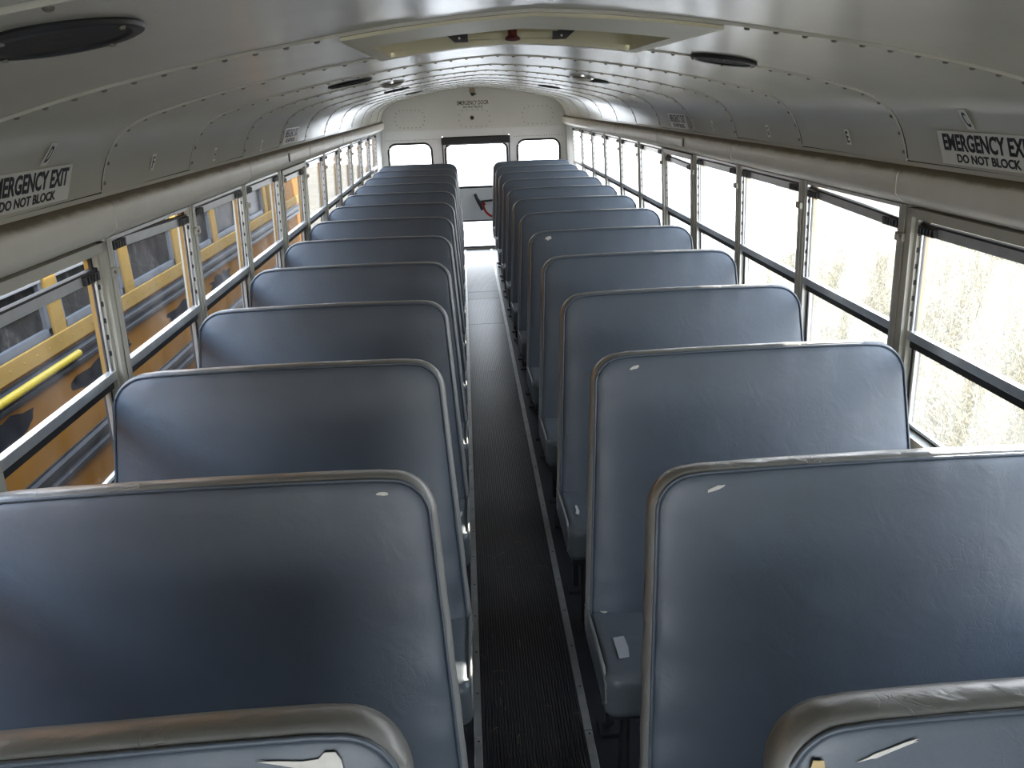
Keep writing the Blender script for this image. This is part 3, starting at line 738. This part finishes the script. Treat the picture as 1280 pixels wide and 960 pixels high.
def make_seat(side, rnd):
    loc = V((side * .66, -.30, 0))
    root = empty('bench_seat', loc)
    fr, bd, bk, we = backrest_parts(side, rnd)
    bo = fr.build('backrest', 'vinyl', root, smooth='all', origin=(side * .66, -.1, .7))
    b2 = bd.build('edge_band', 'vinyl_band_lit', bo, smooth='all', origin=(side * .66, -.1, .7)); b2['label'] = 'cracked edge band, reflected light painted in as grey'
    bk.build('rear_panel', 'vinyl', bo, smooth='all', origin=(side * .66, -.1, .7))
    we.build('welt', 'vinyl', bo, smooth='all', origin=(side * .66, -.1, .7))
    a, o = side * .168 + CX, side * 1.155 + CX
    x0, x1 = min(a, o), max(a, o)
    cu = round_box([(x0, -.580, .325), (x1, -.580, .325), (x1, -.18, .30), (x0, -.18, .30), (x0, -.575, .462), (x1, -.575, .462), (x1, -.18, .425), (x0, -.18, .425)], .052, 6)
    co_ = cu.build('seat_cushion', 'vinyl_seat', root, smooth='all', origin=(side * .66, -.38, .4))
    w = MB(); xe = side * .171 + CX
    w.tube([(xe, -.53, .345), (xe, -.560, .375), (xe, -.556, .43), (xe, -.525, .456), (xe, -.40, .446), (xe, -.22, .427)], .0045, 6); w.build('cushion_seam', 'vinyl_band_lit', co_, smooth='all')
    s = MB(); s.box(x0 + .02, x1 - .01, -.53, -.22, .285, .312); s.build('seat_frame', 'black_steel', root)
    for y in (-.50, -.27):
        l = MB(); xl = side * .235 + CX
        l.tube([(xl, y, .30), (xl, y, .02)], .014, 10); l.box(xl - .03, xl + .03, y - .035, y + .035, 0, .012); l.build('leg', 'black_steel', root, smooth=True)
    r = MB(); xw = side * 1.150 + CX; r.box(min(xw, xw - side * .03), max(xw, xw - side * .03), -.53, -.22, .26, .292); r.build('wall_bracket', 'black_steel', root)
    return root
def kids(o): return [c for c in bpy.data.objects if c.parent == o]
def copy_tree(o, parent=None):
    c = o.copy(); COL.objects.link(c)
    if parent is not None: c.parent = parent
    for k in kids(o): copy_tree(k, c)
    return c
NUM = ['front row', 'second row', 'third row', 'fourth row', 'fifth row', 'sixth row', 'seventh row', 'eighth row', 'ninth row', 'tenth row', 'eleventh row', 'twelfth row', 'last row']
seats = {}
for side in (-1, 1):
    protos = [make_seat(side, random.Random(3 + side + 10 * i)) for i in range(4)]
    for k in range(13):
        o = protos[k] if k < 4 else copy_tree(protos[k % 4])
        seats[(side, k)] = o
for (side, k), o in seats.items():
    o.location.y = -.30 + J(k - 1) - .102
    if k == 0: o.location.y += .085
    dz = {(-1, 0): .030, (-1, 1): .026, (-1, 2): .012}.get((side, k), 0)
    o.location.z = dz
    if (side, k) == (-1, 0): o.rotation_euler.z = math.radians(2.0)
    tag(o, 'grey-blue vinyl bench seat in the %s%s on the %s of the aisle' % (NUM[k], '', 'yellow-bus side' if side < 0 else 'weed side'), 'bench seat', 'vinyl bench seats')
bpy.context.view_layer.update()
# torn patches and tape: (seat, list of (u,v) on the front of the back)
def patch(side, k, pts, m, label, name='torn_patch'):
    root = seats[(side, k)]; bo = [c for c in kids(root) if c.name.startswith('backrest')][0]
    mb = MB(); d = TH / 2 + .0062; q = []
    org = parent_origin(bo)
    for u, v in pts:
        p = B_ + VD * v + ND * d; q.append(V((u, p.y + J(k - 1) - .102 + (.085 if k == 0 else 0), p.z + root.location.z)))
    mb.prism(q, ND * .0015); o = mb.build(name, m, bo); o['label'] = label
def blob(cu, cv, w, h, n, rnd, tilt=0):
    out = []
    for i in range(n):
        a = 2 * math.pi * i / n; r = rnd.uniform(.65, 1.1); x = w * r * math.cos(a); y = h * r * math.sin(a)
        out.append((cu + x * math.cos(tilt) - y * math.sin(tilt), cv + x * math.sin(tilt) + y * math.cos(tilt)))
    return out
rn = random.Random(5)
patch(-1, 0, [(-.395, .850), (-.372, .844), (-.352, .838), (-.335, .830), (-.318, .824), (-.303, .822), (-.300, .830), (-.302, .842), (-.308, .852), (-.320, .853), (-.327, .846), (-.345, .845), (-.37, .848)], 'foam', 'white tear along the top seam')
patch(-1, 1, blob(-.325, .842, .012, .004, 9, rn), 'foam', 'small white tear')
patch(1, 0, blob(.232, .822, .010, .016, 9, rn), 'tan_foam', 'tan foam showing through a tear')
patch(1, 0, blob(.315, .838, .042, .003, 13, rn, .3), 'foam', 'thin white scuff')
patch(1, 1, blob(.315, .838, .020, .004, 10, rn, .3), 'foam', 'thin white tear')
patch(1, 2, blob(.312, .836, .018, .006, 10, rn, .3), 'foam', 'white tear in the corner')
patch(1, 5, blob(.300, .834, .020, .012, 10, rn, .2), 'foam', 'white tear in the corner')
def seat_patch(side, k, pts, m, label, name):
    root = seats[(side, k)]; cu = [c for c in kids(root) if c.name.startswith('seat_cushion')][0]
    mb = MB(); q = [V((x, y + J(k - 1) - .102, z)) for x, y, z in pts]; n = (q[1] - q[0]).cross(q[2] - q[0]).normalized()
    if n.z < 0: n = -n
    mb.prism(q, n * .002); o = mb.build(name, m, cu); o['label'] = label
def zc(y): return .4255 + (-.18 - y) * .0955 + .0012
seat_patch(1, 2, [(x, y, zc(y)) for x, y in ((.198, -.50), (.226, -.495), (.232, -.45), (.230, -.40), (.200, -.405))], 'duct_tape', 'strip of silver tape', 'tape_patch')
seat_patch(1, 2, [(x, y, zc(y)) for x, y in ((.176, -.250), (.186, -.243), (.204, -.262), (.207, -.276), (.196, -.279), (.186, -.268))], 'foam', 'white tear', 'torn_patch')
seat_patch(1, 3, [(x, y, zc(y)) for x, y in ((.190, -.47), (.200, -.478), (.206, -.45), (.204, -.40), (.197, -.40), (.196, -.44))], 'foam', 'white tear', 'torn_patch')
seat_patch(-1, 3, [(x, y, zc(y)) for x, y in ((-.226, -.43), (-.215, -.435), (-.210, -.40), (-.216, -.39))], 'foam', 'white tear', 'torn_patch')

# ================================================================= outside
def ground_h(x, y):
    d = math.hypot(max(0, abs(x) - 3), max(0, y - 10)); return GROUND - .00012 * d ** 2 + .04 * math.sin(x * .9 + 1.3 * math.sin(y * .35)) * min(1, d * .3)
g = MB(); xs = [-42 + i * 1.4 for i in range(61)]; ys = [-22 + i * 1.4 for i in range(47)]
for y in ys:
    for x in xs: g.v.append((x, y, ground_h(x, y)))
nx = len(xs)
for j in range(len(ys) - 1):
    for i in range(nx - 1): g.f.append((j * nx + i, j * nx + i + 1, (j + 1) * nx + i + 1, (j + 1) * nx + i))
tag(g.build('ground', 'ground', smooth='all'), kind='structure')
gv = MB(); pts = [(-1.5, 10.6), (3.2, 10.4), (7.5, 16), (11, 30), (11, 43), (-2.6, 43), (-2.2, 28), (-1.8, 16)]
gv.prism([(x, y, ground_h(x, y) + .05) for x, y in pts], (0, 0, .02))
for o_ in (tag(gv.build('gravel_lot', 'gravel'), kind='structure'),): pass

# the yellow coach parked alongside
XB = -2.10; BL0, BL1 = -3.2, 9.72; XF = -4.45; SILL = .80; WT = 1.34
bus = empty('school_bus', (-3.27, 3.2, GROUND), 'yellow school bus with black rub rails parked alongside, seen through the windows', 'bus')
def bx(*a): return MB().box(*a)
b = MB(); b.box(XF, XB, BL0, BL1, -.55, SILL); b.box(XF, XB, 8.05, BL1, SILL, WT)
b.build('body', 'bus_yellow', bus, bevel=.012)
rf = MB(); pr = [(XB, WT), (XB, 1.62), (XB - .05, 1.78), (XB - .18, 1.92), (XB - .5, 2.03), ((XB + XF) / 2, 2.09), (XF + .5, 2.03), (XF + .18, 1.92), (XF + .05, 1.78), (XF, 1.62), (XF, WT)]
rf.prism([(x, BL0, z) for x, z in pr], (0, BL1 - BL0, 0)); rf.build('roof', 'bus_yellow', bus)
# inner core keeps the glazing dark behind the panes
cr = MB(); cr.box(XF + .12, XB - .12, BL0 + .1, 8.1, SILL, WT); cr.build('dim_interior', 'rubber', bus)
sb = MB(); sb.box(XB, XB + .014, BL0, BL1, .790, .872)
so = sb.build('sill_band', 'bus_trim_yellow', bus, bevel=.003)
rr = MB(); y = BL0 + .1
while y < BL1:
    rr.lathe((XB + .014, y, .832), (1, 0, 0), [(.007, -.002), (.006, .002), (.002, .004)], 6); y += .11
tag(rr.build('rivets', 'bus_trim_yellow', so), kind='stuff')
pil = [3.655 + .828 * i for i in range(-8, 6)] + [8.05]
for y in pil:
    p = MB(); p.box(XB - .03, XB + .006, y - .055, y + .055, .865, WT); po = p.build('window_pillar', 'bus_trim_yellow', bus, bevel=.004)
    r = MB()
    for zz in (.90, .93): r.lathe((XB + .006, y - .02, zz), (1, 0, 0), [(.006, -.002), (.005, .002), (.002, .003)], 6); r.lathe((XB + .006, y + .02, zz), (1, 0, 0), [(.006, -.002), (.005, .002), (.002, .003)], 6)
    r.build('rivets', 'bus_trim_yellow', po)
for ya_, yb_ in zip(pil, pil[1:]):
    if yb_ - ya_ < .3: continue
    f_ = MB(); y0, y1 = ya_ + .055, yb_ - .055
    f_.box(XB - .035, XB - .008, y0, y0 + .03, .872, WT); f_.box(XB - .035, XB - .008, y1 - .03, y1, .872, WT); f_.box(XB - .035, XB - .008, y0, y1, .868, .905); f_.box(XB - .03, XB - .004, y0, y1, 1.12, 1.15)
    fo = f_.build('window', 'bus_alu', bus); p = MB(); p.box(XB - .05, XB - .03, y0 + .02, y1 - .02, .89, WT); p.build('pane', 'bus_pane', fo, origin=(XB, (y0 + y1) / 2, 1.1))
def ribrail(z0, z1, name='rub_rail', m='bus_rail', y0=BL0, y1=BL1, d=.012):
    mb = MB(); mb.box(XB, XB + .006, y0, y1, z0, z1); n = 2; h = (z1 - z0)
    for i in range(n):
        zc_ = z0 + h * (i + .5) / n; w = h * .17
        mb.hexa([(XB, y0, zc_ - w), (XB + d + .012, y0, zc_ - w * .5), (XB + d + .012, y1, zc_ - w * .5), (XB, y1, zc_ - w),
                 (XB, y0, zc_ + w), (XB + d + .012, y0, zc_ + w * .5), (XB + d + .012, y1, zc_ + w * .5), (XB, y1, zc_ + w)])
    return mb.build(name, m, bus, bevel=.003)
ribrail(.668, .775); ribrail(.20, .335); ribrail(-.42, -.30)
yr_ = MB(); yr_.tube([(XB + .022, .4, .738), (XB + .022, 3.72, .738)], .020, 10); yr_.build('yellow_rail', 'bright_yellow', bus, smooth=True)
# lettering blacked out with spray paint
pr_ = random.Random(11)
for (y, z, w, h) in ((3.02, .585, .28, .085), (4.02, .575, .40, .075), (5.2, .56, .33, .07), (6.1, .57, .30, .07), (2.1, .58, .3, .08)):
    mb = MB(); pts = blob(y, z, w, h, 26, pr_); pts = [(a * .5 + (y + (a - y)) * .5, c) for a, c in pts]
    mb.prism([(XB, a, c) for a, c in pts], (.002, 0, 0)); mb.build('paint_patch', 'bus_black', bus)
for y in (-1.2, 6.6):
    for x, s in ((XB - .16, 1), (XF + .16, -1)):
        w = MB(); w.lathe((x - s * .12, y, GROUND + .50), (s, 0, 0), [(.30, 0), (.46, .01), (.50, .05), (.50, .20), (.46, .245), (.30, .25), (.26, .20), (.12, .19), (.10, .24), (.02, .245)], 36); w.build('wheel', 'tyre', bus, smooth=True)

# weeds on the other side
wd = MB(); rw_ = random.Random(21)
def blade(x, y, z, h, w, a, lean_, curl):
    dx, dy = math.cos(a), math.sin(a); px, py = -dy * w, dx * w; pts = []
    for t in (0, .4, .75, 1):
        o = lean_ * h * t + curl * h * t * t; pts.append((x + dx * o, y + dy * o, z + h * t * (1 - .18 * abs(curl) * t), 1 - t * .9))
    vs = []
    for X, Y, Z, s in pts: vs += [(X - px * s, Y - py * s, Z), (X + px * s, Y + py * s, Z)]
    wd.add(vs, [(0, 1, 3, 2), (2, 3, 5, 4), (4, 5, 7, 6)])
for i in range(2600):
    x = 1.75 + abs(rw_.gauss(0, 1)) * 3.2 + rw_.random() * .5; y = rw_.uniform(-1.5, 13)
    if x > 13: continue
    z = ground_h(x, y); tall = rw_.uniform(.45, 1.25) * (.75 + .25 * math.sin(x * 2.1 + 1.7 * math.sin(y * 1.9)))
    for j in range(9):
        blade(x + rw_.gauss(0, .09), y + rw_.gauss(0, .09), z, tall * rw_.uniform(.5, 1.15), rw_.uniform(.003, .008), rw_.uniform(0, 6.28), rw_.uniform(-.1, .6), rw_.uniform(-.2, 1.3))
    for j in range(26):
        X, Y, Z = x + rw_.gauss(0, .22), y + rw_.gauss(0, .22), z + tall * rw_.uniform(.05, .95); q = rw_.uniform(.008, .030)
        a = V((rw_.gauss(0, 1), rw_.gauss(0, 1), rw_.gauss(0, 1))).normalized() * q; b = V((rw_.gauss(0, 1), rw_.gauss(0, 1), rw_.gauss(0, 1))).normalized() * q * .5; p = V((X, Y, Z))
        wd.add([p - a, p + b, p + a, p - b], [(0, 1, 2, 3)])
tag(wd.build('dry_weeds', 'weeds'), 'tangle of tall dry sunlit weeds outside the windows opposite the yellow bus', 'weeds', kind='stuff')

# ================================================================= light
w = bpy.data.worlds.new('world'); SC.world = w; w.use_nodes = True; nt = w.node_tree
bg = nt.nodes['Background']; tc = nt.nodes.new('ShaderNodeTexCoord'); sp_ = nt.nodes.new('ShaderNodeSeparateXYZ'); link(nt, tc.outputs['Generated'], sp_.inputs[0])
c = ramp(nt, sp_.outputs[2], [(0.0, (.95, .97, 1.0)), (.25, (.80, .89, 1.0)), (1.0, (.50, .68, 1.0))])
link(nt, c, bg.inputs[0]); bg.inputs[1].default_value = SKY
su = bpy.data.lights.new('sun', 'SUN'); su.energy = SUN; su.angle = .012; su.color = (1, .94, .84)
so = bpy.data.objects.new('sun', su); COL.objects.link(so)
to_sun = V((.62, .70, .42)).normalized(); so.rotation_euler = to_sun.to_track_quat('Z', 'Y').to_euler(); so.location = (8, 10, 8)

# ================================================================= camera
cam = bpy.data.cameras.new('camera'); co_ = bpy.data.objects.new('camera', cam); COL.objects.link(co_); SC.camera = co_
F_, PIT, YAW, ROLL, CXX, CH = 961.0, .3557, .0496, -.0351, -.1372, 1.8403
cp, sp = math.cos(PIT), math.sin(PIT); fwv = V((math.sin(YAW) * cp, math.cos(YAW) * cp, -sp)); rt = V((math.cos(YAW), -math.sin(YAW), 0)); u = rt.cross(fwv)
r2 = rt * math.cos(ROLL) + u * math.sin(ROLL); u2 = -rt * math.sin(ROLL) + u * math.cos(ROLL)
m = Matrix((r2, u2, -fwv)).transposed().to_4x4(); m.translation = V((CXX, 0, CH)); co_.matrix_world = m
cam.sensor_fit = 'HORIZONTAL'; cam.sensor_width = 36; cam.lens = F_ / 1280 * 36; cam.clip_start = .05; cam.clip_end = 300
SC.view_settings.view_transform = 'Standard'; SC.view_settings.look = 'None'; SC.view_settings.gamma = 1; SC.view_settings.use_curve_mapping = False
SC.view_settings.exposure = EXPO
SC.cycles.max_bounces = 12; SC.cycles.diffuse_bounces = 6; SC.cycles.glossy_bounces = 4; SC.cycles.transparent_max_bounces = 16; SC.cycles.transmission_bounces = 6
SC.cycles.sample_clamp_indirect = 8; SC.cycles.caustics_reflective = False; SC.cycles.caustics_refractive = False
